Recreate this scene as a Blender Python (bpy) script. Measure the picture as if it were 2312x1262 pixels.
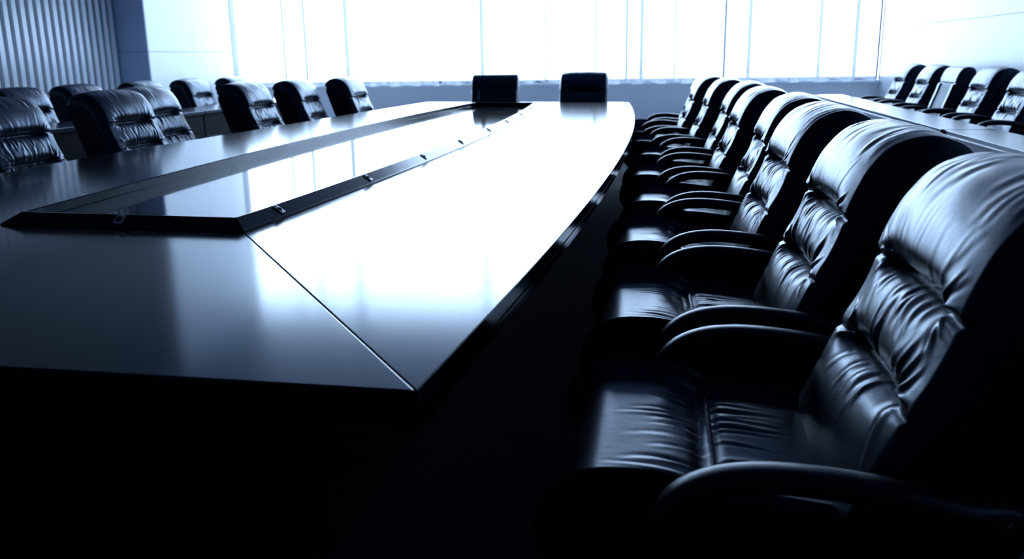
import bpy, bmesh, math, random
import numpy as np
from mathutils import Vector, Matrix

for o in list(bpy.data.objects):
    bpy.data.objects.remove(o, do_unlink=True)
S = bpy.context.scene
COL = S.collection

# ------------------------------------------------------------------ camera
IW, IH, FPX = 2312.0, 1262.0, 2000.0
CAM = np.array([0.0, 0.0, 1.26])
_d = np.array([1500 - IW / 2, 123 - IH / 2, FPX])          # table axis in camera space (x right, y down, z forward)
_h = np.array([1.0, -0.015, 0.0])                           # horizon, rolled a little
AY = _d / np.linalg.norm(_d)
AZ = np.cross(_d, _h); AZ /= np.linalg.norm(AZ)
if AZ[1] > 0: AZ = -AZ
AX = np.cross(AY, AZ)
if AX[0] < 0: AX = -AX
cam_d = bpy.data.cameras.new('camera'); cam = bpy.data.objects.new('camera', cam_d); COL.objects.link(cam)
right = Vector((AX[0], AY[0], AZ[0])); down = Vector((AX[1], AY[1], AZ[1])); fwd = Vector((AX[2], AY[2], AZ[2]))
m = Matrix.Identity(4)
for i in range(3):
    m[i][0] = right[i]; m[i][1] = -down[i]; m[i][2] = -fwd[i]; m[i][3] = CAM[i]
cam.matrix_world = m
cam_d.sensor_width = 36.0; cam_d.lens = FPX / IW * 36.0; cam_d.clip_start = 0.02; cam_d.clip_end = 200
cam_d.dof.use_dof = True; cam_d.dof.focus_distance = 2.6; cam_d.dof.aperture_fstop = 4.5
S.camera = cam

# ------------------------------------------------------------------ world, light, exposure
W = bpy.data.worlds.new('overcast_sky'); S.world = W; W.use_nodes = True
bg = W.node_tree.nodes['Background']
bg.inputs[0].default_value = (0.61, 0.785, 1.0, 1); bg.inputs[1].default_value = 13.5
S.view_settings.view_transform = 'Standard'; S.view_settings.look = 'None'
S.view_settings.gamma = 1.0; S.view_settings.use_curve_mapping = False
S.view_settings.exposure = 0.0
S.cycles.use_denoising = True
S.cycles.max_bounces = 8; S.cycles.diffuse_bounces = 4; S.cycles.glossy_bounces = 4
S.cycles.transparent_max_bounces = 24
S.cycles.sample_clamp_indirect = 12.0
S.cycles.caustics_reflective = False; S.cycles.caustics_refractive = False

FAR = 16.0; XR = 3.56; XL = -7.97; JOG = 13.2; XS = -8.50; NEAR = -3.2; CEIL = 5.35
WIN0, WIN1 = 0.80, 5.10
pl = bpy.data.lights.new('window_daylight', 'AREA'); pl.shape = 'RECTANGLE'; pl.size = XR - XL; pl.size_y = WIN1 - WIN0
pl.cycles.is_portal = True
po = bpy.data.objects.new('window_daylight', pl); COL.objects.link(po)
po.location = ((XR + XL) / 2, FAR + 0.30, (WIN0 + WIN1) / 2); po.rotation_euler = (math.radians(-90), 0, 0)

# ------------------------------------------------------------------ materials
def mat(name, base, rough=0.5, ior=1.5, tint=None, metallic=0.0, bump=None, vary=None, spec=0.5, coat=0.0):
    M = bpy.data.materials.new(name); M.use_nodes = True
    nt = M.node_tree; b = nt.nodes['Principled BSDF']
    b.inputs['Base Color'].default_value = (*base, 1); b.inputs['Roughness'].default_value = rough
    b.inputs['IOR'].default_value = ior; b.inputs['Metallic'].default_value = metallic
    b.inputs['Specular IOR Level'].default_value = spec
    b.inputs['Coat Weight'].default_value = coat
    if tint: b.inputs['Specular Tint'].default_value = (*tint, 1)
    tc = nt.nodes.new('ShaderNodeTexCoord')
    if vary:
        amt, sc = vary
        mp = nt.nodes.new('ShaderNodeMapping'); mp.inputs['Scale'].default_value = sc
        nz = nt.nodes.new('ShaderNodeTexNoise'); nz.inputs['Scale'].default_value = 1.0; nz.inputs['Detail'].default_value = 5
        nt.links.new(tc.outputs['Object'], mp.inputs[0]); nt.links.new(mp.outputs[0], nz.inputs['Vector'])
        mx = nt.nodes.new('ShaderNodeMix'); mx.data_type = 'RGBA'
        mx.inputs['A'].default_value = (*[c * (1 - amt) for c in base], 1)
        mx.inputs['B'].default_value = (*[min(1, c * (1 + amt)) for c in base], 1)
        nt.links.new(nz.outputs['Fac'], mx.inputs['Factor']); nt.links.new(mx.outputs['Result'], b.inputs['Base Color'])
    prev = None
    for (sc, strength, dist) in (bump or []):
        mp = nt.nodes.new('ShaderNodeMapping'); mp.inputs['Scale'].default_value = sc
        nz = nt.nodes.new('ShaderNodeTexNoise'); nz.inputs['Scale'].default_value = 1.0; nz.inputs['Detail'].default_value = 4
        nt.links.new(tc.outputs['Object'], mp.inputs[0]); nt.links.new(mp.outputs[0], nz.inputs['Vector'])
        bp = nt.nodes.new('ShaderNodeBump'); bp.inputs['Strength'].default_value = strength; bp.inputs['Distance'].default_value = dist
        nt.links.new(nz.outputs['Fac'], bp.inputs['Height'])
        if prev: nt.links.new(prev.outputs[0], bp.inputs['Normal'])
        prev = bp
    if prev: nt.links.new(prev.outputs[0], b.inputs['Normal'])
    return M

BLUE = (0.42, 0.66, 1.0)
M = {}
M['leather'] = mat('black_leather', (0.012, 0.018, 0.034), 0.31, 1.62, BLUE, bump=[((420, 420, 420), 0.10, 0.0015), ((60, 60, 60), 0.10, 0.004)])
M['leather_side'] = mat('black_leather_side', (0.006, 0.009, 0.016), 0.45, 1.45, BLUE, bump=[((420, 420, 420), 0.12, 0.0015)])
M['piping'] = mat('seam_piping', (0.012, 0.017, 0.03), 0.25, 1.5, BLUE)
M['arm'] = mat('black_armrest_shell', (0.008, 0.012, 0.021), 0.33, 1.5, BLUE, bump=[((500, 500, 500), 0.08, 0.001)])
M['plastic'] = mat('black_plastic', (0.008, 0.011, 0.018), 0.4, 1.45, BLUE)
M['wood'] = mat('dark_lacquered_wood', (0.004, 0.007, 0.014), 0.13, 1.70, (0.55, 0.78, 1.0), vary=(0.5, (3, 60, 60)), bump=[((2.5, 90, 90), 0.012, 0.002)])
M['wood_long'] = mat('dark_lacquered_wood_lengthwise', (0.004, 0.007, 0.014), 0.13, 1.70, (0.55, 0.78, 1.0), vary=(0.5, (60, 3, 60)), bump=[((90, 2.5, 90), 0.012, 0.002)])
M['wood_dull'] = mat('dark_wood_panel', (0.006, 0.009, 0.016), 0.4, 1.45, BLUE, vary=(0.4, (4, 4, 60)))
M['glasspanel'] = mat('polished_trough_panel', (0.004, 0.007, 0.014), 0.06, 1.75, (0.7, 0.85, 1.0))
M['rail'] = mat('brushed_dark_rail', (0.005, 0.008, 0.016), 0.16, 1.4, (0.5, 0.75, 1.0), spec=0.25, bump=[((40, 40, 40), 0.006, 0.002)])
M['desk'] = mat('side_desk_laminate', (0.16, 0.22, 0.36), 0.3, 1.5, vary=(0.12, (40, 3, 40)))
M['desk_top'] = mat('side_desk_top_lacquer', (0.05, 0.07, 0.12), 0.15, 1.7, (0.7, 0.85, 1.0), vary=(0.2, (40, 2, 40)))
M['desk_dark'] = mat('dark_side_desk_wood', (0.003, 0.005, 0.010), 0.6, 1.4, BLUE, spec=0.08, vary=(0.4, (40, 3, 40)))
M['trim'] = mat('pale_edge_trim', (0.55, 0.62, 0.75), 0.25, 1.5)
M['chrome'] = mat('satin_nickel', (0.70, 0.76, 0.86), 0.35, 1.5, metallic=0.5)
M['hole'] = mat('socket_black', (0.004, 0.005, 0.008), 0.35)
M['wall_white'] = mat('white_wall_panel', (0.86, 0.90, 0.96), 0.32, 1.5, vary=(0.02, (1.5, 1.5, 1.5)))
M['wall_lower'] = mat('pale_wall_paint', (0.88, 0.92, 0.97), 0.35, 1.5, vary=(0.02, (2, 2, 2)))
M['post'] = mat('backlit_shade_panel', (0.42, 0.53, 0.74), 0.5, vary=(0.04, (3, 3, 3)))  # jog face of the white wall, its backlit shade put into the colour
M['slat'] = mat('pale_rib', (0.82, 0.88, 0.97), 0.4, vary=(0.05, (6, 6, 1)))
M['slatback'] = mat('dark_rib_backing', (0.03, 0.045, 0.08), 0.6)
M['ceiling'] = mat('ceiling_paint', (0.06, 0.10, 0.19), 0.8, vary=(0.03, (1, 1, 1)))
M['wall_near'] = mat('dark_wall_paint', (0.022, 0.032, 0.05), 0.7, vary=(0.05, (1, 1, 1)))
M['carpet'] = mat('dark_carpet', (0.030, 0.038, 0.055), 0.95, spec=0.1, vary=(0.5, (180, 180, 180)), bump=[((300, 300, 300), 0.6, 0.004)])
M['bounce_pale'] = mat('pale_bounce_surface', (0.84, 0.88, 0.93), 0.25, vary=(0.06, (3, 3, 3)))  # light floor surface, added to reflect daylight up at the far wall
M['frame'] = mat('window_frame_metal', (0.16, 0.20, 0.28), 0.4, vary=(0.04, (4, 4, 4)))
M['sill'] = mat('white_sill', (0.85, 0.9, 0.96), 0.3)

def glass_mat():
    g = bpy.data.materials.new('window_glass'); g.use_nodes = True; nt = g.node_tree; nt.nodes.clear()
    out = nt.nodes.new('ShaderNodeOutputMaterial'); mx = nt.nodes.new('ShaderNodeMixShader')
    t = nt.nodes.new('ShaderNodeBsdfTransparent'); gl = nt.nodes.new('ShaderNodeBsdfGlossy'); gl.inputs['Roughness'].default_value = 0.02
    t.inputs[0].default_value = (0.93, 0.96, 1, 1)
    fr = nt.nodes.new('ShaderNodeFresnel'); fr.inputs[0].default_value = 1.45
    nt.links.new(fr.outputs[0], mx.inputs[0]); nt.links.new(t.outputs[0], mx.inputs[1]); nt.links.new(gl.outputs[0], mx.inputs[2])
    nt.links.new(mx.outputs[0], out.inputs[0]); return g
M['glass'] = glass_mat()

def sheer_mat(name, tr, col):
    g = bpy.data.materials.new(name); g.use_nodes = True; nt = g.node_tree; nt.nodes.clear()
    out = nt.nodes.new('ShaderNodeOutputMaterial')
    t = nt.nodes.new('ShaderNodeBsdfTransparent'); tl = nt.nodes.new('ShaderNodeBsdfTranslucent'); df = nt.nodes.new('ShaderNodeBsdfDiffuse')
    tl.inputs[0].default_value = (*col, 1); df.inputs[0].default_value = (*col, 1)
    m1 = nt.nodes.new('ShaderNodeMixShader'); m1.inputs[0].default_value = 0.35
    nt.links.new(tl.outputs[0], m1.inputs[1]); nt.links.new(df.outputs[0], m1.inputs[2])
    m2 = nt.nodes.new('ShaderNodeMixShader')
    # woven cloth: fine threads vary the openness a little
    tc = nt.nodes.new('ShaderNodeTexCoord'); mp = nt.nodes.new('ShaderNodeMapping'); mp.inputs['Scale'].default_value = (40, 1, 2)
    nz = nt.nodes.new('ShaderNodeTexNoise'); nz.inputs['Scale'].default_value = 1; nz.inputs['Detail'].default_value = 3
    mr = nt.nodes.new('ShaderNodeMapRange'); mr.inputs['To Min'].default_value = 1 - tr - 0.08; mr.inputs['To Max'].default_value = 1 - tr + 0.08
    nt.links.new(tc.outputs['Object'], mp.inputs[0]); nt.links.new(mp.outputs[0], nz.inputs['Vector'])
    nt.links.new(nz.outputs['Fac'], mr.inputs['Value']); nt.links.new(mr.outputs[0], m2.inputs[0])
    nt.links.new(t.outputs[0], m2.inputs[1]); nt.links.new(m1.outputs[0], m2.inputs[2])
    nt.links.new(m2.outputs[0], out.inputs[0]); return g
M['sheer'] = sheer_mat('white_sheer_voile', 0.62, (0.90, 0.93, 0.97))
M['lace'] = sheer_mat('white_lace_hem', 0.45, (0.88, 0.92, 0.97))

# ------------------------------------------------------------------ helpers
def obj(name, me, material=None, parent=None):
    if isinstance(me, bmesh.types.BMesh):
        bm = me; me = bpy.data.meshes.new(name); bm.to_mesh(me); bm.free()
    o = bpy.data.objects.new(name, me); COL.objects.link(o)
    if material is not None:
        me.materials.clear(); me.materials.append(M[material])
    if parent is not None: o.parent = parent
    return o

def tag(o, label, cat, group=None):
    o['label'] = label; o['category'] = cat
    if group: o['group'] = group
    return o

def thing(name, label, cat, loc=(0, 0, 0), rz=0.0, group=None):
    o = bpy.data.objects.new(name, None); COL.objects.link(o); o.location = loc; o.rotation_euler = (0, 0, rz)
    return tag(o, label, cat, group)

def struct(name, me, material, parent=None):
    o = obj(name, me, material, parent)
    if parent is None: o['kind'] = 'structure'
    return o

def box(x0, x1, y0, y1, z0, z1, bm=None, bevel=0.0):
    bm = bm or bmesh.new()
    vs = [bm.verts.new((x, y, z)) for z in (z0, z1) for y in (y0, y1) for x in (x0, x1)]
    fs = [(0, 2, 3, 1), (4, 5, 7, 6), (0, 1, 5, 4), (1, 3, 7, 5), (3, 2, 6, 7), (2, 0, 4, 6)]
    faces = [bm.faces.new([vs[i] for i in f]) for f in fs]
    if bevel > 0:
        es = list({e for f in faces for e in f.edges})
        bmesh.ops.bevel(bm, geom=es, offset=bevel, segments=2, affect='EDGES', profile=0.6)
    return bm

def prism(poly, z0, z1, ch=0.0, side_mat=None):
    """polygon in xy extruded from z0 to z1, top edge chamfered by ch"""
    bm = bmesh.new()
    n = len(poly)
    P = np.array(poly, float)
    area = 0.5 * np.sum(P[:, 0] * np.roll(P[:, 1], -1) - np.roll(P[:, 0], -1) * P[:, 1])
    if area < 0: P = P[::-1]
    e = np.roll(P, -1, 0) - P; e /= np.linalg.norm(e, axis=1)[:, None]
    nin = np.stack([-e[:, 1], e[:, 0]], 1)
    prev = np.roll(nin, 1, 0)
    mit = nin + prev; mit /= (1 + np.sum(nin * prev, 1))[:, None]
    Q = P + mit * ch
    lo = [bm.verts.new((x, y, z0)) for x, y in P]
    if ch > 0:
        rings = [lo]                                       # quarter-round edge
        for k in range(7):
            an = math.pi / 2 * k / 6
            R_ = P + mit * ch * (1 - math.cos(an))
            rings.append([bm.verts.new((x, y, z1 - ch * (1 - math.sin(an)))) for x, y in R_])
        top = rings[-1]
    else:
        top = [bm.verts.new((x, y, z1)) for x, y in P]; rings = [lo, top]
    for a, b in zip(rings[:-1], rings[1:]):
        for i in range(n):
            j = (i + 1) % n
            bm.faces.new((a[i], a[j], b[j], b[i]))
    bm.faces.new(top); bm.faces.new(lo[::-1])
    return bm

def crom(pts, n):
    """Catmull-Rom through pts, n samples at equal arc length"""
    p = np.array(pts, float)
    q = np.vstack([2 * p[0] - p[1], p, 2 * p[-1] - p[-2]])
    out = []
    for i in range(1, len(q) - 2):
        t = np.linspace(0, 1, 30, endpoint=False)[:, None]
        a, b, c, d = q[i - 1], q[i], q[i + 1], q[i + 2]
        out.append(0.5 * (2 * b + (c - a) * t + (2 * a - 5 * b + 4 * c - d) * t ** 2 + (-a + 3 * b - 3 * c + d) * t ** 3))
    out = np.vstack(out + [p[-1:]])
    L = np.concatenate([[0], np.cumsum(np.linalg.norm(np.diff(out, axis=0), axis=1))])
    t = np.linspace(0, L[-1], n)
    return np.stack([np.interp(t, L, out[:, k]) for k in range(out.shape[1])], 1), t

def sweep(path, wid, thk, nseg=14, up=(1, 0, 0), power=2.6, taper=None, caps=True):
    """tube of superellipse section (wid along `up` cross, thk) along a 3D path"""
    P = np.array(path, float); n = len(P)
    T = np.gradient(P, axis=0); T /= np.linalg.norm(T, axis=1)[:, None]
    U = np.array(up, float)
    bm = bmesh.new(); rings = []
    for i in range(n):
        a = U - T[i] * (U @ T[i]); a /= np.linalg.norm(a); b = np.cross(T[i], a)
        k = 1.0 if taper is None else taper[i]
        r = []
        for j in range(nseg):
            th = 2 * math.pi * j / nseg
            c, s = math.cos(th), math.sin(th)
            x = math.copysign(abs(c) ** (2 / power), c) * wid / 2 * k
            y = math.copysign(abs(s) ** (2 / power), s) * thk / 2 * k
            r.append(bm.verts.new(P[i] + a * x + b * y))
        rings.append(r)
    for a, b in zip(rings[:-1], rings[1:]):
        for j in range(nseg):
            f = bm.faces.new((a[j], a[(j + 1) % nseg], b[(j + 1) % nseg], b[j])); f.smooth = True
    if caps:
        bm.faces.new(rings[0][::-1]); bm.faces.new(rings[-1])
    bmesh.ops.recalc_face_normals(bm, faces=bm.faces)
    return bm

def lathe(profile, n=20, bm=None, loc=(0, 0, 0), smooth=True):
    bm = bm or bmesh.new(); rings = []
    for r, z in profile:
        rings.append([bm.verts.new((loc[0] + r * math.cos(2 * math.pi * k / n), loc[1] + r * math.sin(2 * math.pi * k / n), loc[2] + z)) for k in range(n)])
    for a, b in zip(rings[:-1], rings[1:]):
        for k in range(n):
            f = bm.faces.new((a[k], a[(k + 1) % n], b[(k + 1) % n], b[k])); f.smooth = smooth
    bm.faces.new(rings[0][::-1]); bm.faces.new(rings[-1])
    return bm

# ------------------------------------------------------------------ room shell
fl = struct('floor', box(XS - 0.3, XR + 0.3, NEAR - 0.3, 11.0, -0.12, 0), 'carpet')
struct('bounce_floor', box(XS - 0.3, XR + 0.3, 11.0, FAR + 0.2, -0.12, 0), 'bounce_pale', fl)   # pale strip added to bounce window light onto the lower far wall
struct('ceiling', box(XS - 0.3, XR + 0.3, NEAR - 0.3, FAR + 0.2, CEIL, CEIL + 0.12), 'ceiling')
struct('wall_near', box(XS - 0.3, XR + 0.3, NEAR - 0.25, NEAR, 0, CEIL), 'wall_near')
wr = struct('wall_right', box(XR + 0.02, XR + 0.3, NEAR, FAR + 0.2, 0, CEIL), 'wall_near')
# white panels with thin joints on the right wall
edges_y = [NEAR, -0.6, 2.0, 4.6, 7.2, 9.8, 12.4, FAR]
zs = [0.0, 0.62, 1.62, 2.62, CEIL]
for a, b in zip(edges_y[:-1], edges_y[1:]):
    for c, d in zip(zs[:-1], zs[1:]):
        struct('wall_panel', box(XR, XR + 0.02, a + 0.003, b - 0.003, c + 0.003, d - 0.003), 'wall_white', wr)
# left wall: white panelled part beyond the jog
wl = struct('wall_left', box(XS - 0.3, XL - 0.02, JOG + 0.02, FAR + 0.2, 0, CEIL), 'wall_near')
for a, b in zip([JOG, 14.6], [14.6, FAR]):
    for c, d in zip([0.0, 0.45, 1.42, 2.40], [0.45, 1.42, 2.40, CEIL]):
        struct('wall_panel', box(XL - 0.02, XL, a + 0.003, b - 0.003, c + 0.003, d - 0.003), 'wall_white', wl)
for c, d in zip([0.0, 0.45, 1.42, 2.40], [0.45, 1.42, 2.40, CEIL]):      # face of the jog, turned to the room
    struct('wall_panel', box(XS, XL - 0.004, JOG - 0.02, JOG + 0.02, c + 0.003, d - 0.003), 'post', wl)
# ribbed part of the left wall
ws = struct('wall_side', box(XS - 0.3, XS - 0.03, NEAR, JOG + 0.2, 0, CEIL), 'slatback')
bm = bmesh.new(); n = 14; RP = 0.165
pts = [(0.060 * min(1.0, 2.2 * math.sin(math.pi * k / n)) ** 0.7, -0.050 * math.cos(math.pi * k / n)) for k in range(n + 1)]
lo = [bm.verts.new((x, y, 0)) for x, y in pts]; hi = [bm.verts.new((x, y, 2.749)) for x, y in pts]
for k in range(n):
    f = bm.faces.new((lo[k], lo[k + 1], hi[k + 1], hi[k])); f.smooth = True
bm.faces.new((lo[0], hi[0], hi[-1], lo[-1])); bm.faces.new(lo[::-1]); bm.faces.new(hi)
bmesh.ops.recalc_face_normals(bm, faces=bm.faces)
rib = obj('slat', bm, 'slat', ws)
k = 0; y = JOG - 0.02 - 0.09
while y > NEAR + 0.1:
    o = rib if k == 0 else rib.copy()
    if k: COL.objects.link(o); o.parent = ws
    o.location = (XS - 0.03, y, 0); y -= RP; k += 1

struct('added_dark_soffit', box(XS - 0.029, XS + 0.55, NEAR, JOG - 0.021, 2.75, CEIL - 0.001), 'wall_near', ws)   # unseen bulkhead over the ribs, added to darken the tabletop's reflection
# far wall: lower wall, head, window frames
wf = struct('wall_far', box(XL - 0.3, XR + 0.3, FAR, FAR + 0.25, 0, WIN0 - 0.04), 'wall_lower')
struct('lintel', box(XL - 0.3, XR + 0.3, FAR, FAR + 0.25, WIN1, CEIL), 'wall_lower', wf)
struct('trim_1', box(XL + 0.01, XR - 0.01, FAR - 0.10, FAR + 0.25, WIN0 - 0.04, WIN0, bevel=0.006), 'sill')
mull = [XL, -5.78, -3.24, -0.40, 1.43, XR]
bars = [(-7.0, .035), (-6.58, .05), (-2.10, .03), (-1.2, .04), (-.655, .05), (.177, .04), (1.02, .05), (2.03, .03), (2.586, .06), (3.172, .07)]  # upright bars added behind the sheers to imitate dark fold streaks
for i, (a, b) in enumerate(zip(mull[:-1], mull[1:])):
    y0, y1 = FAR + 0.14, FAR + 0.20
    bm = box(a, a + 0.035, y0, y1, WIN0, WIN1); box(b - 0.035, b, y0, y1, WIN0, WIN1, bm)
    box(a + 0.035, b - 0.035, y0, y1, WIN0, WIN0 + 0.06, bm); box(a + 0.035, b - 0.035, y0, y1, WIN1 - 0.06, WIN1, bm)
    w = struct('window_%d' % (i + 1), bm, 'frame')
    for (xb, wb) in bars:
        if a < xb < b: struct('streak_bar', box(xb - wb / 2, xb + wb / 2, y0 - 0.005, FAR + 0.164, WIN0 + 0.06, WIN1 - 0.06), 'frame', w)
    struct('pane', box(a + 0.035, b - 0.035, FAR + 0.165, FAR + 0.175, WIN0 + 0.06, WIN1 - 0.06), 'glass', w)

# ------------------------------------------------------------------ curtains
rng = np.random.default_rng(7)
ORD = ['first', 'second', 'third', 'fourth', 'fifth', 'sixth', 'seventh', 'eighth', 'ninth']
cu = [XL + 0.05, -5.98, -3.95, -2.05, -0.38, 1.0, 3.46]
for i, (a, b) in enumerate(zip(cu[:-1], cu[1:])):
    wdt = b - a
    nx, nz = int(wdt * 75), 16
    s = np.linspace(0, 1, nx)
    # irregular pleats: random phases
    ph = np.cumsum(rng.uniform(0.55, 1.7, nx)); ph = ph / ph[-1] * 2 * math.pi * (wdt / 0.21)
    amp = 0.030 + 0.022 * np.interp(s, np.linspace(0, 1, 9), rng.uniform(-1, 1, 9))
    fold = 0.012 + 0.040 * np.interp(s, np.linspace(0, 1, 17), rng.uniform(0, 1, 17)) ** 2
    sharp = np.sin(ph) + 0.35 * np.sin(2 * ph + 0.6)
    bm = bmesh.new(); rows = []
    dx = np.interp(s, np.linspace(0, 1, 14), rng.uniform(-0.05, 0.05, 14))
    zlow = WIN0 - 0.005 + 0.026 * np.sin(ph * 0.5) + 0.012 * rng.standard_normal(nx).cumsum() / math.sqrt(nx)
    zrow = np.concatenate([np.linspace(CEIL - 0.13, 1.0, nz - 4), [0.93, 0.90, 0.85, None]])
    for r in range(nz):
        t = r / (nz - 1)
        last = r == nz - 1
        X = a + wdt * s + dx * t * np.sin(np.pi * s) + fold * np.cos(ph) * (0.6 + 0.4 * t)
        Y = FAR - 0.10 - 0.055 + amp * (0.75 + 0.35 * t) * sharp - 0.02 * t
        rows.append([bm.verts.new((X[k], Y[k], zlow[k] if last else zrow[r])) for k in range(nx)])
    for r in range(nz - 1):
        for k in range(nx - 1):
            f = bm.faces.new((rows[r][k], rows[r][k + 1], rows[r + 1][k + 1], rows[r + 1][k])); f.smooth = True
            f.material_index = 1 if r >= nz - 4 else 0
    me = bpy.data.meshes.new('sheer_curtain'); bm.to_mesh(me); bm.free()
    me.materials.append(M['sheer']); me.materials.append(M['lace'])
    o = bpy.data.objects.new('sheer_curtain', me); COL.objects.link(o)
    tag(o, 'white sheer pleated curtain over the far windows, %s from the ribbed wall side' % ORD[i], 'curtain', 'sheer curtains on the window wall')
rod = obj('curtain_rail', box(XL + 0.005, XR - 0.005, FAR - 0.21, FAR - 0.10, CEIL - 0.125, CEIL - 0.001, bevel=0.004), 'sill')
tag(rod, 'white boxed curtain rail under the ceiling along the window wall', 'curtain rail')

# ------------------------------------------------------------------ main table
TZ = 0.76
def right_edge(y): return -0.195 - 0.17 * ((y - 5.55) / 4.3) ** 2
LE = [(1.29, -2.97), (2.5, -3.05), (3.74, -3.095), (4.4, -3.09), (5.27, -3.06), (6.66, -2.97), (8.6, -2.85), (10.25, -2.74)]
lep, _ = crom(LE, 40)
def left_edge(y): return float(np.interp(y, lep[:, 0], lep[:, 1]))
YN, YFR, YFL = 1.247, 9.95, 10.28
NR = (right_edge(YN), YN); NL = (-2.965, 1.315)
FR = (right_edge(YFR), YFR); FL = (-2.735, YFL)
# trough outline (outer foot of the rails)
def t_right(y): return -1.125 - 0.105 * ((y - 5.6) / 3.15) ** 2
def t_left(y): return -2.185 + 0.100 * ((y - 5.6) / 3.15) ** 2
TNR = (t_right(2.444), 2.444); TNL = (t_left(2.49), 2.49); TFR = (t_right(9.36), 9.36); TFL = (t_left(9.5), 9.5)

table = thing('conference_table', 'long dark lacquered boat-shaped conference table with raised central trough', 'table', (-1.66, 5.7, 0))
def tpart(name, bm, material, parent=None):
    if parent is None:
        bmesh.ops.translate(bm, verts=bm.verts, vec=(1.66, -5.7, 0))
    o = obj(name, bm, material, table if parent is None else parent)
    return o
G = 0.0004
def lerp(p, q, t): return (p[0] + (q[0] - p[0]) * t, p[1] + (q[1] - p[1]) * t)
ysr = np.linspace(YN, YFR, 44)
ysl = np.linspace(NL[1], FL[1], 44)
# four top panels meeting in mitred seams; the long sides are cut into three boards each
def off(p, dx, dy): return (p[0] + dx, p[1] + dy)
near_panel = [off(NL, 2 * G, 0), off(NR, -2 * G, 0), off(TNR, -2 * G, -0.0), off(TNL, 2 * G, -0.0)]
tpart('tabletop_panel', prism(near_panel, 0.727, TZ, 0.004), 'wood')
far_panel = [off(TFL, 2 * G, 0), off(TFR, -2 * G, 0), off(FR, -2 * G, 0), off(FL, 2 * G, 0)]
tpart('tabletop_panel', prism(far_panel, 0.727, TZ, 0.002), 'wood')
rp = [off(NR, 0, 2 * G)] + [(right_edge(y), y) for y in ysr[1:-1]] + [off(FR, 0, -2 * G)] + [off(TFR, 0, 0)] + [(t_right(y), y) for y in np.linspace(9.3, 2.5, 30)] + [TNR]
tpart('tabletop_panel', prism(rp, 0.727, TZ, 0.0025), 'wood_long')
lp = [off(NL, 0, 2 * G)] + [(left_edge(y), y) for y in ysl[1:-1]] + [off(FL, 0, -2 * G)] + [TFL] + [(t_left(y), y) for y in np.linspace(9.44, 2.55, 30)] + [TNL]
tpart('tabletop_panel', prism(lp, 0.727, TZ, 0.0025), 'wood_long')

def outline(inset):
    pts = [(NL[0] + inset, NL[1] + inset), (NR[0] - inset, NR[1] + inset)]
    pts += [(right_edge(y) - inset, y) for y in ysr[2:-2]]
    pts += [(FR[0] - inset, FR[1] - inset), (FL[0] + inset, FL[1] - inset)]
    pts += [(left_edge(y) + inset, y) for y in ysl[2:-2][::-1]]
    return pts
def ring(i0, i1, z0, z1):
    A, B = outline(i0), outline(i1); bm = bmesh.new(); n = len(A)
    V = [[bm.verts.new((x, y, z)) for x, y in P] for P, z in ((A, z0), (A, z1), (B, z1), (B, z0))]
    for a in range(4):
        for i in range(n):
            j = (i + 1) % n
            bm.faces.new((V[a][i], V[a][j], V[(a + 1) % 4][j], V[(a + 1) % 4][i]))
    bmesh.ops.recalc_face_normals(bm, faces=bm.faces)
    return bm
tpart('edge_moulding', ring(0.010, 0.10, 0.719, 0.7268), 'wood_dull')
tpart('edge_moulding', ring(0.002, 0.10, 0.708, 0.7188), 'wood')
tpart('edge_moulding', ring(0.012, 0.10, 0.702, 0.7078), 'wood_dull')
tpart('edge_moulding', ring(0.006, 0.10, 0.690, 0.7018), 'wood')
# apron and pedestal panels
I = 0.55
tpart('base_panel', box(NL[0] + I, NR[0] - I, 1.95, 1.98, 0.0, 0.725), 'wood_dull')
tpart('base_panel', box(FL[0] + I, FR[0] - I, 9.35, 9.38, 0.0, 0.725), 'wood_dull')
for (fx, sgn) in ((right_edge, -1), (left_edge, 1)):
    yy = np.linspace(1.985, 9.345, 9)
    for a, b in zip(yy[:-1], yy[1:]):
        x = (fx(a) + fx(b)) / 2 + sgn * I
        tpart('base_panel', box(x - 0.012, x + 0.012, a + 0.002, b - 0.002, 0.0, 0.725), 'wood_dull')
# recessed polished panel in the trough
poly = [(TNL[0] + 0.055, TNL[1] + 0.055), (TNR[0] - 0.055, TNR[1] + 0.055)] + [(t_right(y) - 0.052, y) for y in np.linspace(2.7, 9.1, 20)] + \
       [(TFR[0] - 0.055, TFR[1] - 0.055), (TFL[0] + 0.055, TFL[1] - 0.055)] + [(t_left(y) + 0.052, y) for y in np.linspace(9.2, 2.75, 20)]
tpart('trough_panel', prism(poly, 0.738, 0.752), 'glasspanel')
# rails: sloped outer face, ridge, inner drop with a small lip
RW, RH = 0.050, 0.036
SEC = [(0.000, 0.7603), (0.000, 0.7655), (0.004, 0.7672), (RW - 0.004, TZ + RH), (RW + 0.004, TZ + RH), (RW + 0.007, TZ + RH - 0.004), (RW + 0.007, 0.764), (RW + 0.016, 0.762), (RW + 0.016, 0.7522), (RW - 0.01, 0.7522), (RW - 0.01, 0.7603)]
def rail(path, inw, m0, m1):
    """path: foot points; inw: inward unit normals; m0/m1: extra shift along the path per unit inset (mitre) at both ends"""
    P = np.array(path, float); bm = bmesh.new(); rings = []
    for i, p in enumerate(P):
        r = []
        for (d, z) in SEC:
            q = p + inw[i] * d
            if i == 0: q = q + m0 * d
            if i == len(P) - 1: q = q + m1 * d
            r.append(bm.verts.new((q[0], q[1], z)))
        rings.append(r)
    n = len(SEC)
    for a, b in zip(rings[:-1], rings[1:]):
        for j in range(n): bm.faces.new((a[j], a[(j + 1) % n], b[(j + 1) % n], b[j]))
    bm.faces.new(rings[0][::-1]); bm.faces.new(rings[-1])
    bmesh.ops.recalc_face_normals(bm, faces=bm.faces)
    return bm
Z2 = np.zeros(2)
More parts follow.
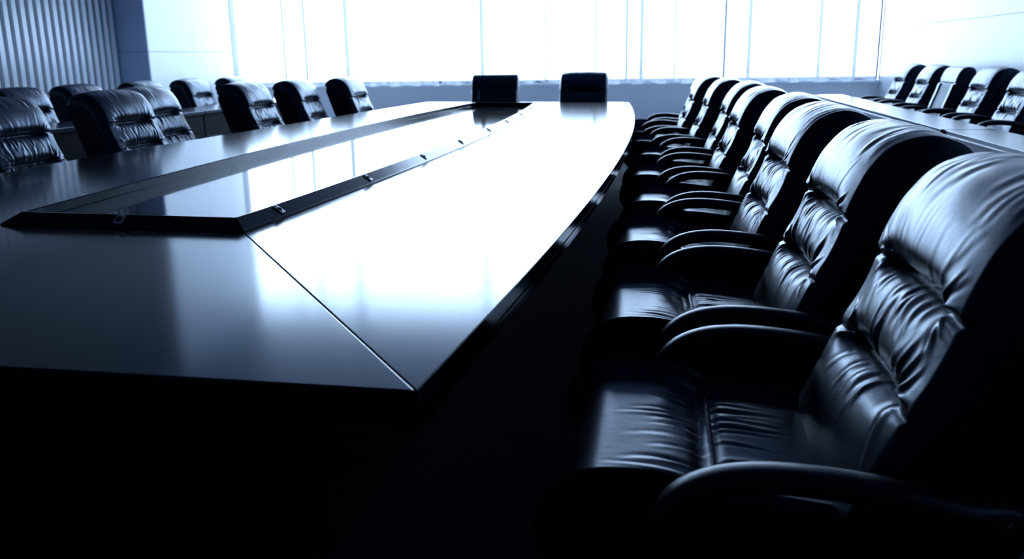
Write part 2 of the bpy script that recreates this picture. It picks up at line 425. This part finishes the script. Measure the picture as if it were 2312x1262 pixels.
def curve_rail(fn, ya, yb, sgn, mit0, mit1):
    ys = np.linspace(ya, yb, 12); path = [(fn(y), y) for y in ys]
    inw = [np.array([sgn, 0.0])] * len(ys)
    tpart('trough_rail', rail(path, inw, np.array([0, 1.0]) if mit0 else Z2, np.array([0, -1.0]) if mit1 else Z2), 'rail')
for ya, yb, a, b in ((2.4455, 4.39, 1, 0), (4.392, 7.75, 0, 0), (7.752, 9.36, 0, 1)): curve_rail(t_right, ya, yb, -1, a, b)
for ya, yb, a, b in ((2.4915, 4.1, 1, 0), (4.102, 7.2, 0, 0), (7.202, 9.5, 0, 1)): curve_rail(t_left, ya, yb, 1, a, b)
for P0, P1, sg in ((TNL, TNR, 1), (TFL, TFR, -1)):
    d = np.array(P1) - np.array(P0); d /= np.linalg.norm(d)
    nrm = np.array([-d[1], d[0]]) * sg
    tpart('trough_rail', rail([np.array(P0) + d * 0.0008, np.array(P1) - d * 0.0008], [nrm, nrm], d, -d), 'rail')
# microphone sockets on the sloped faces
sl = math.atan2(RH - 0.007, RW - 0.008)
def socket(x, y, out_dir):
    """out_dir: angle of the outward (downhill) direction in plan"""
    d = 0.026
    c, s_ = math.cos(out_dir), math.sin(out_dir)
    px, py = x - c * d, y - s_ * d
    pz = 0.7672 + (d - 0.004) / (RW - 0.008) * (RH - 0.0072) + 0.0008
    bm = box(-0.019, 0.019, -0.0145, 0.0145, 0.0, 0.0035, bevel=0.001)
    plate = obj('microphone_socket', bm, 'chrome', table); plate['label'] = 'small metal microphone socket plate'
    plate.matrix_local = Matrix.Translation((px + 1.66, py - 5.7, pz)) @ Matrix.Rotation(out_dir, 4, 'Z') @ Matrix.Rotation(sl, 4, 'Y')
    r = lathe([(0.0105, 0.0036), (0.0105, 0.0046), (0.0085, 0.0050), (0.0085, 0.0046), (0.001, 0.0042)], 20); obj('socket_hole', r, 'hole', plate)
    r = bmesh.new()
    rr = lathe([(0.0058, 0.0046), (0.0062, 0.0062), (0.0052, 0.0062), (0.0050, 0.0046)], 18); obj('socket_ring', rr, 'plastic', plate)
    for (sx, sy) in ((-0.015, 0.0105), (0.015, -0.0105)):
        obj('screw', lathe([(0.0017, 0.0034), (0.0017, 0.0046), (0.0004, 0.0048)], 10, loc=(sx, sy, 0)), 'hole', plate)
    obj('release_tab', box(-0.0185, -0.0115, -0.0045, 0.0045, 0.0036, 0.0062, bevel=0.0008), 'chrome', plate)
for y in (2.72, 3.51, 4.30, 5.08, 5.93, 6.72, 7.58, 8.45):
    socket(t_right(y), y, 0.0)
for y in (2.9, 3.8, 4.7, 5.6, 6.5, 7.4, 8.3):
    socket(t_left(y), y, math.pi)
socket(-1.668, TNL[1] + (TNR[1] - TNL[1]) * 0.5, -math.pi / 2)

# ------------------------------------------------------------------ cushions
def smooth(a, b, x):
    t = np.clip((x - a) / (b - a), 0, 1); return t * t * (3 - 2 * t)

def ridges(S2, L2, items):
    D = np.zeros_like(S2)
    for (s0, l0, th, Ln, w, A, kap) in items:
        ds, dl = S2 - s0, L2 - l0
        a = ds * math.sin(th) + dl * math.cos(th)
        p = ds * math.cos(th) - dl * math.sin(th) + kap * a * np.abs(a)
        env = smooth(-0.02 * 1, 0.18 * Ln, a) * (1 - smooth(0.35 * Ln, Ln, a))
        D += A * env * (np.exp(-(p / w) ** 2) - 0.8 * np.exp(-((p - 1.7 * w) / w) ** 2))
    return D

def cushion(front, ret, half, r, disp, ncol, nrow, name):
    """front: (b,z) control points of the padded face; ret: points closing the section; swept over +-half"""
    P, L = crom(front, nrow)
    T = np.gradient(P, axis=0); T /= np.linalg.norm(T, axis=1)[:, None]
    N = np.stack([-T[:, 1], T[:, 0]], 1)                 # left of travel
    if N[nrow // 3, 1] < 0 and N[nrow // 3, 0] > 0: N = -N
    q = np.linspace(-1, 1, ncol); s = half * np.sign(q) * (1 - (1 - np.abs(q)) ** 1.12)
    Lg, Sg = np.meshgrid(L, s, indexing='ij')
    hw = half(L) if callable(half) else half
    ee = np.maximum(0, np.abs(Sg) - (hw - r)); e = r - np.sqrt(np.maximum(r * r - ee ** 2, 0))
    D = disp(Sg, Lg) * (1 - smooth(hw - 0.9 * r, hw, np.abs(Sg))) - e
    B = P[:, 0][:, None] + N[:, 0][:, None] * D
    Z = P[:, 1][:, None] + N[:, 1][:, None] * D
    verts = np.stack([Sg, B, Z], -1).reshape(-1, 3).tolist()
    faces = []
    for i in range(nrow - 1):
        for j in range(ncol - 1):
            a = i * ncol + j; faces.append((a, a + 1, a + ncol + 1, a + ncol))
    nsm = len(faces)
    base = len(verts); R = np.array(ret, float); nr = len(R)
    es = half - 0.0005
    for (b, z) in R:
        verts.append((-es, b, z)); verts.append((es, b, z))
    # return strip
    lastrow = [(nrow - 1) * ncol + j for j in range(ncol)]
    faces.append(tuple(lastrow) + (base + 1, base))
    for i in range(nr - 1):
        faces.append((base + 2 * i, base + 2 * i + 1, base + 2 * i + 3, base + 2 * i + 2))
    faces.append((base + 2 * nr - 2, base + 2 * nr - 1) + tuple(range(ncol - 1, -1, -1)))
    # caps
    faces.append(tuple(i * ncol for i in range(nrow)) + tuple(base + 2 * i for i in range(nr)))
    faces.append(tuple(i * ncol + ncol - 1 for i in range(nrow)) + tuple(base + 2 * i + 1 for i in range(nr)))
    me = bpy.data.meshes.new(name); me.from_pydata(verts, [], faces)
    bm = bmesh.new(); bm.from_mesh(me); bmesh.ops.recalc_face_normals(bm, faces=bm.faces); bm.to_mesh(me); bm.free()
    me.polygons.foreach_set('use_smooth', [k < nsm for k in range(len(me.polygons))])
    me.update()
    return me, (P, N, L)

FRONT = [(.055, .50), (.085, .57), (.112, .64), (.143, .715), (.172, .765), (.193, .815), (.208, .868), (.236, .935), (.260, .978), (.300, 1.020), (.366, 1.044), (.430, 1.034), (.468, 1.008), (.478, .985), (.462, .968), (.435, .965)]
BRET = [(.43, .975), (.37, .985), (.32, .955), (.285, .90), (.25, .82), (.20, .70), (.14, .56), (.11, .50)]
SHELL = [(.245, .455), (.285, .52), (.345, .66), (.395, .80), (.430, .90), (.442, .935), (.436, .958), (.41, .974)]
SHRET = [(.36, .972), (.31, .925), (.27, .84), (.215, .70), (.155, .56), (.125, .50), (.12, .455)]
SEATF = [(.20, .500), (.10, .512), (.0, .524), (-.09, .534), (-.150, .538), (-.19, .563), (-.24, .578), (-.30, .582), (-.355, .576), (-.398, .548), (-.415, .502), (-.405, .455), (-.370, .425), (-.33, .418)]
SEATR = [(-.20, .418), (.0, .418), (.20, .43)]

def arc_at_z(P, L, z, lim):
    i = np.argmin(np.abs(P[:lim, 1] - z)); return L[i]

def back_disp(seed):
    rs = np.random.default_rng(seed)
    P, L = crom(FRONT, 400); top = int(np.argmax(P[:, 1]))
    l2 = arc_at_z(P, L, .715, top); l1 = arc_at_z(P, L, .868, top); LT = L[-1]; half = 0.285
    items = []
    for lc in (l1, l2):
        for sgn in (1, -1):
            if lc == l1 and sgn == 1: nR, A, Ln = 12, 0.0009, 0.14
            else: nR, A, Ln = 12, 0.0030, 0.115
            for k in range(nR):
                s0 = rs.uniform(-0.20, 0.20)
                th = (0.0 if sgn > 0 else math.pi) + sgn * (s0 / 0.20 * 0.35 + rs.normal(0, 0.12))
                items.append((s0, lc + sgn * 0.006, th, Ln * rs.uniform(.6, 1.2), rs.uniform(.006, .011), A * rs.uniform(.5, 1.15), rs.normal(0, 0.6)))
        for side in (-1, 1):                              # folds fanning out of the pinch points
            for k in range(7):
                th = side * rs.uniform(0.55, 2.5)
                items.append((side * 0.178, lc + rs.normal(0, .004), th, rs.uniform(.05, .10), rs.uniform(.004, .007), 0.0034 * rs.uniform(.6, 1.1), rs.normal(0, 1.5)))
    for k in range(14):                                    # soft folds over the crest
        items.append((rs.uniform(-.24, .24), l1 + rs.uniform(.12, .2), rs.normal(0, .3), rs.uniform(.12, .2), rs.uniform(.008, .016), 0.0008, rs.normal(0, .6)))
    w1, w2 = rs.uniform(0, 6, 2)
    def f(Sg, Lg):
        ac = 1 - 0.50 * np.abs(Sg / half) ** 3.0
        cen = 1 - smooth(0.135, 0.215, np.abs(Sg))
        D = np.zeros_like(Sg)
        for (a, b, B, g) in ((-0.02, l2, 0.030, 1.0), (l2, l1, 0.030, 1.0), (l1, LT - 0.05, 0.042, 0.62)):
            t = np.clip((Lg - a) / (b - a), 0, 1); tt = t ** g
            pill = np.sqrt(np.maximum(0, 1 - (2 * tt - 1) ** 2))
            flat = 0.72 + 0.28 * pill
            if b > l1 + .01: flat = np.where(t > .5, pill, flat)
            D += np.where((Lg >= a) & (Lg < b), B * (cen * pill + (1 - cen) * flat), 0)
        D *= ac
        for lc in (l1, l2):
            bow = 0.012 * (np.abs(Sg) / half) ** 2
            d = Lg - lc + bow
            D -= (0.007 + 0.007 * cen) * np.exp(-(d / 0.006) ** 2)
            D -= 0.021 * cen * np.exp(-(d / 0.025) ** 2)
            for side in (-1, 1):                          # pinches
                rr = ((Sg - side * 0.178) ** 2 + d ** 2)
                D -= 0.012 * np.exp(-rr / 0.013 ** 2)
        D += ridges(Sg, Lg, items)
        D += 0.0012 * np.sin(Sg * 31 + w1 + Lg * 9) * np.sin(Lg * 23 + w2)
        return D
    return f, (l1, l2)

def seat_disp(seed):
    rs = np.random.default_rng(seed)
    P, L = crom(SEATF, 400)
    ls = L[np.argmin(np.abs(P[:300, 0] + .150))]; LT = L[-1]; half = .275
    items = []
    for k in range(16):
        s0 = rs.uniform(-.24, .24)
        items.append((s0, ls + .012, rs.normal(0.10, .10), rs.uniform(.10, .22), rs.uniform(.005, .010), .0024 * rs.uniform(.4, 1.1), rs.normal(0, .5)))
    for k in range(15):
        s0 = rs.uniform(-.20, .20)
        items.append((s0, ls - .010, math.pi + rs.normal(0, .12), rs.uniform(.10, .22), rs.uniform(.005, .009), .0020 * rs.uniform(.4, 1.1), rs.normal(0, .5)))
    def f(Sg, Lg):
        D = np.zeros_like(Sg)
        ac = 1 - 0.6 * np.abs(Sg / half) ** 3
        t = np.clip((Lg - ls) / (LT - ls), 0, 1)
        D += np.where(Lg >= ls, 0.007 * np.sqrt(np.maximum(0, 1 - (2 * t ** .8 - 1) ** 2)), 0) * ac
        dip = smooth(0.0, 0.03, ls - Lg) * (1 - smooth(.185, .235, np.abs(Sg)))
        D -= 0.014 * dip
        D -= 0.012 * np.exp(-((Lg - ls) / .008) ** 2) + 0.006 * np.exp(-((np.abs(Sg) - .205) / .008) ** 2) * smooth(0, .02, ls - Lg)
        D += ridges(Sg, Lg, items)
        return D
    return f, ls

PROFILE_PANEL = [(.055, .50), (.085, .60), (.115, .70), (.150, .80), (.178, .89), (.200, .96), (.222, 1.02), (.250, 1.060), (.300, 1.078), (.345, 1.070), (.366, 1.045), (.366, 1.02)]
PANEL_RET = [(.340, 1.0), (.27, .90), (.22, .78), (.16, .62), (.12, .50)]
PANEL_SHELL = [(.245, .455), (.285, .56), (.325, .72), (.350, .88), (.362, .98), (.360, 1.015), (.345, 1.03)]
PANEL_SHRET = [(.31, 1.02), (.26, .90), (.21, .76), (.155, .60), (.12, .455)]
def panel_disp(ribs):
    P, L = crom(PROFILE_PANEL, 300); lh = L[np.argmin(np.abs(P[:200, 1] - .915))]; half = .28
    def f(Sg, Lg):
        D = np.where(Lg > lh, 0.012 * np.sqrt(np.clip((Lg - lh) / .05, 0, 1)) * np.ones_like(Sg), 0)
        low = Lg <= lh
        bol = 0.020 * (smooth(.165, .20, np.abs(Sg)))
        rib = ribs * np.abs(np.sin(Sg / .034 * math.pi / 1.0)) ** .6
        D += np.where(low, bol + rib * (np.abs(Sg) < .168), 0)
        D -= 0.008 * np.exp(-((Lg - lh) / .007) ** 2)
        return D
    return f

# ------------------------------------------------------------------ chair parts (meshes shared by all copies)
CH = {}
def build_chair_meshes():
    for v, sd in enumerate((3, 11, 29)):
        f, (l1, l2) = back_disp(sd)
        me, (P, N, L) = cushion(FRONT, BRET, 0.285, 0.030, f, 170, 190, 'back_cushion'); me.materials.append(M['leather'])
        CH['back', v] = me
        f2, ls = seat_disp(sd + 100)
        me, _ = cushion(SEATF, SEATR, 0.275, 0.032, f2, 130, 130, 'seat_cushion'); me.materials.append(M['leather'])
        CH['seat', v] = me
        for kk, lc in enumerate((l1, l2)):
            i = np.argmin(np.abs(L - lc)); s = np.linspace(-.165, .165, 30)
            dd = f(s[:, None], np.full((30, 1), L[i]))[:, 0]; 
            path = [(s[k], P[i, 0] + N[i, 0] * (dd[k] + .003), P[i, 1] + N[i, 1] * (dd[k] + .003)) for k in range(30)]
            bm = sweep(path, .0045, .0045, 8, up=(0, 0, 1), power=2); me = bpy.data.meshes.new('seam_piping'); bm.to_mesh(me); bm.free(); me.materials.append(M['piping'])
            CH['pipe%d' % kk, v] = me
    z = lambda Sg, Lg: np.zeros_like(Sg)
    me, _ = cushion(SHELL, SHRET, 0.272, 0.03, z, 40, 40, 'back_shell'); me.materials.append(M['leather_side']); CH['shell'] = me
    for nm, rb in (('panel', .006), ('panel_plain', .001)):
        me, _ = cushion(PROFILE_PANEL, PANEL_RET, 0.280, .022, panel_disp(rb), 150, 90, 'back_cushion'); me.materials.append(M['leather']); CH[nm] = me
    me, _ = cushion(PANEL_SHELL, PANEL_SHRET, 0.272, .02, z, 40, 40, 'back_shell'); me.materials.append(M['leather_side']); CH['panel_shell'] = me
    # armrests
    AP = [(-.150, .385), (-.205, .435), (-.238, .500), (-.237, .560), (-.212, .606), (-.165, .634), (-.100, .647), (-.020, .647), (.080, .636), (.170, .618), (.245, .598), (.285, .580)]
    p, _ = crom(AP, 46)
    for sg in (-1, 1):
        path = []
        for k, (b, zz) in enumerate(p):
            t = k / 45
            s = .352 - .055 * float(smooth(.86, 1.0, np.array(t))) - .07 * float(1 - smooth(0, .16, np.array(t)))
            path.append((sg * s, b, zz))
        tp = [float(.80 + .20 * smooth(0, .25, np.array(k / 45)) - .12 * smooth(.7, 1, np.array(k / 45))) for k in range(46)]
        bm = sweep(path, .056, .042, 18, power=2.7, taper=tp); me = bpy.data.meshes.new('armrest'); bm.to_mesh(me); bm.free(); me.materials.append(M['arm']); CH['arm', sg] = me
        bm = lathe([(.001, 0), (.010, .001), (.011, .004), (.008, .007), (.001, .008)], 14)
        bmesh.ops.rotate(bm, verts=bm.verts, cent=(0, 0, 0), matrix=Matrix.Rotation(sg * math.pi / 2, 3, 'Y'))
        bmesh.ops.translate(bm, verts=bm.verts, vec=(sg * .322, .262, .588)); me = bpy.data.meshes.new('bolt'); bm.to_mesh(me); bm.free(); me.materials.append(M['chrome']); CH['bolt', sg] = me
    bm = box(-.25, .25, -.33, .20, .395, .4175, bevel=.008); box(-.29, .29, -.17, -.10, .375, .395, bm); box(-.05, .05, .10, .20, .40, .46, bm)
    me = bpy.data.meshes.new('seat_pan'); bm.to_mesh(me); bm.free(); me.materials.append(M['plastic']); CH['pan'] = me
    bm = lathe([(.032, .10), (.032, .26), (.024, .262), (.024, .376), (.06, .38), (.06, .394)], 18)
    me = bpy.data.meshes.new('gas_column'); bm.to_mesh(me); bm.free(); me.materials.append(M['plastic']); CH['col'] = me
    bm = sweep([(0, 0, .115), (0, -.10, .108), (0, -.20, .094), (0, -.295, .076)], .05, .034, 12, taper=[1.15, 1.0, .85, .7])
    me = bpy.data.meshes.new('base_leg'); bm.to_mesh(me); bm.free(); me.materials.append(M['plastic']); CH['leg'] = me
    bm = bmesh.new()
    for sx in (-.014, .014):
        w = lathe([(.006, -.008), (.026, -.008), (.0285, -.004), (.0285, .004), (.026, .008), (.006, .008)], 18)
        bmesh.ops.rotate(w, verts=w.verts, cent=(0, 0, 0), matrix=Matrix.Rotation(math.pi / 2, 3, 'Y')); bmesh.ops.translate(w, verts=w.verts, vec=(sx, -.30, .0286))
        tmp = bpy.data.meshes.new('t'); w.to_mesh(tmp); w.free(); bm.from_mesh(tmp); bpy.data.meshes.remove(tmp)
    box(-.006, .006, -.312, -.286, .03, .072, bm)
    me = bpy.data.meshes.new('caster'); bm.to_mesh(me); bm.free(); me.materials.append(M['plastic']); CH['caster'] = me
build_chair_meshes()

def link(name, me, parent, rz=0.0):
    o = bpy.data.objects.new(name, me); COL.objects.link(o); o.parent = parent; o.rotation_euler = (0, 0, rz); return o

def chair(x, y, rz_deg, label, group, v=0, style='tuft', drop=0.0, name='executive_chair', spin=20.0):
    t = thing(name, label, 'chair', (x, y, 0), math.radians(rz_deg), group)
    up = []
    if style == 'tuft':
        bk = link('back_cushion', CH['back', v], t); up.append(bk)
        link('seam_piping', CH['pipe0', v], bk); link('seam_piping', CH['pipe1', v], bk)
        up.append(link('back_shell', CH['shell'], t))
    else:
        up.append(link('back_cushion', CH[style], t)); up.append(link('back_shell', CH['panel_shell'], t))
    up.append(link('seat_cushion', CH['seat', v], t)); up.append(link('seat_pan', CH['pan'], t))
    for sg in (-1, 1):
        a = link('armrest', CH['arm', sg], t); up.append(a); link('bolt', CH['bolt', sg], a)
    up.append(link('gas_column', CH['col'], t))
    for o in up: o.location.z = -drop
    for k in range(5):
        l = link('base_leg', CH['leg'], t, math.radians(spin + 72 * k)); link('caster', CH['caster'], l)
    return t

# row on the white-wall side of the table (faces the table)
RROW = [(1.60, .250, 0, 0), (2.47, .245, 1.5, 1), (3.44, .235, 2.0, 2), (4.34, .258, -1, 0), (5.27, .212, 1, 1), (6.32, .220, 0, 2), (7.28, .140, 1, 0), (8.15, .055, 2, 1), (9.15, .08, 1, 2)]
for k, (y, x, r, v) in enumerate(RROW):
    chair(x, y, -90 + r, 'black leather armchair facing the long table from the white-wall side, %s from the curtains' % ORD[8 - k], 'armchairs on the white-wall side of the long table', v, spin=12 + 31 * k)
# row on the ribbed-wall side
LROW = [(4.55, -3.40, 0, 1), (5.67, -3.415, -3, 0), (6.53, -3.66, 2, 2), (7.58, -3.34, 0, 1), (8.56, -3.27, 2, 0), (9.42, -3.06, 0, 2)]
for k, (y, x, r, v) in enumerate(LROW):
    chair(x, y, 90 + r, 'black leather armchair facing the long table from the ribbed-wall side, %s from the curtains' % ORD[5 - k], 'armchairs on the ribbed-wall side of the long table', v, spin=5 + 23 * k)
# head of the table
chair(-1.97, 10.35, 1, 'black armchair with squared panel back at the table end before the curtains', 'armchairs at the far head of the table', 1, style='panel_plain', drop=.03, name='panel_back_chair')
chair(-.93, 10.38, -1, 'black armchair with rolled tufted headrest at the table end before the curtains', 'armchairs at the far head of the table', 2)
# behind the side desk by the ribbed wall
BL = [(7.3, -5.40, 1), (8.2, -5.42, 0), (9.3, -5.40, 2), (10.4, -5.42, 0), (11.3, -5.30, 1)]
for k, (y, x, v) in enumerate(BL):
    chair(x, y, 90, 'black leather armchair behind the dark side desk near ribbed wall, %s from the curtains' % ORD[4 - k], 'armchairs behind the dark side desk', v, drop=.02, spin=9 + 17 * k)
# behind the pale side desk by the white wall
BR = [(8.35, 2.80, 1, 'tuft'), (9.36, 2.80, 0, 'tuft'), (10.3, 2.80, 2, 'panel'), (11.15, 2.76, 0, 'tuft'), (12.2, 2.76, 1, 'tuft')]
nth = {0: 'fifth', 1: 'fourth', 3: 'second', 4: 'first'}
for k, (y, x, v, st) in enumerate(BR):
    if st == 'panel':
        chair(x, y, -90, 'taller black leather armchair with vertical ribbed back panel behind the pale side desk', None, v, style='panel', name='ribbed_back_chair', spin=30)
    else:
        chair(x, y, -90, 'tufted black leather armchair behind the pale side desk, %s seat from the curtains' % nth[k], 'tufted armchairs behind the pale side desk', v, drop=-.025, spin=14 * k)

# ------------------------------------------------------------------ side desks
def desk(x0, x1, y0, y1, face, top, front, trim, label, group):
    """face: x of the front panel side (+1 when the front looks to +x, -1 to -x)"""
    t = thing('side_desk', label, 'desk', ((x0 + x1) / 2, (y0 + y1) / 2, 0), 0, group)
    ox, oy = (x0 + x1) / 2, (y0 + y1) / 2
    def p(name, *a, mt, bevel=0.0):
        return obj(name, box(a[0] - ox, a[1] - ox, a[2] - oy, a[3] - oy, a[4], a[5], bevel=bevel), mt, t)
    p('desk_top', x0, x1, y0, y1, .735, .76, mt=top, bevel=.002)
    xf = x1 if face > 0 else x0
    p('edge_trim', min(xf - face * .014, xf + face * .006), max(xf - face * .014, xf + face * .006), y0 + .002, y1 - .002, .720, .7345, mt=trim, bevel=.004)
    a, b = sorted((xf - face * .02, xf - face * .045))
    p('front_panel', a, b, y0 + .004, y1 - .004, .06, .7215, mt=front)
    for yy in (y0 + .004, y1 - .034):
        c, d = sorted((xf - face * .046, (x0 if face > 0 else x1) + face * .03))
        p('side_panel', c, d, yy, yy + .03, .0, .7345, mt=front)
    return t
desk(1.80, 2.13, 6.215, 11.44, -1, 'desk_top', 'desk', 'trim', 'pale side desk beside the white wall, unit next to the curtains', 'pale side desks')
desk(1.80, 2.13, 0.90, 6.185, -1, 'desk_top', 'desk', 'trim', 'pale side desk beside the white wall, unit beyond the dark cable gap', 'pale side desks')
gap = obj('cable_clip', box(1.780, 1.82, 6.187, 6.213, .70, .762, bevel=.003), 'hole'); tag(gap, 'small black cable clip in the gap between pale side desks', 'clip')
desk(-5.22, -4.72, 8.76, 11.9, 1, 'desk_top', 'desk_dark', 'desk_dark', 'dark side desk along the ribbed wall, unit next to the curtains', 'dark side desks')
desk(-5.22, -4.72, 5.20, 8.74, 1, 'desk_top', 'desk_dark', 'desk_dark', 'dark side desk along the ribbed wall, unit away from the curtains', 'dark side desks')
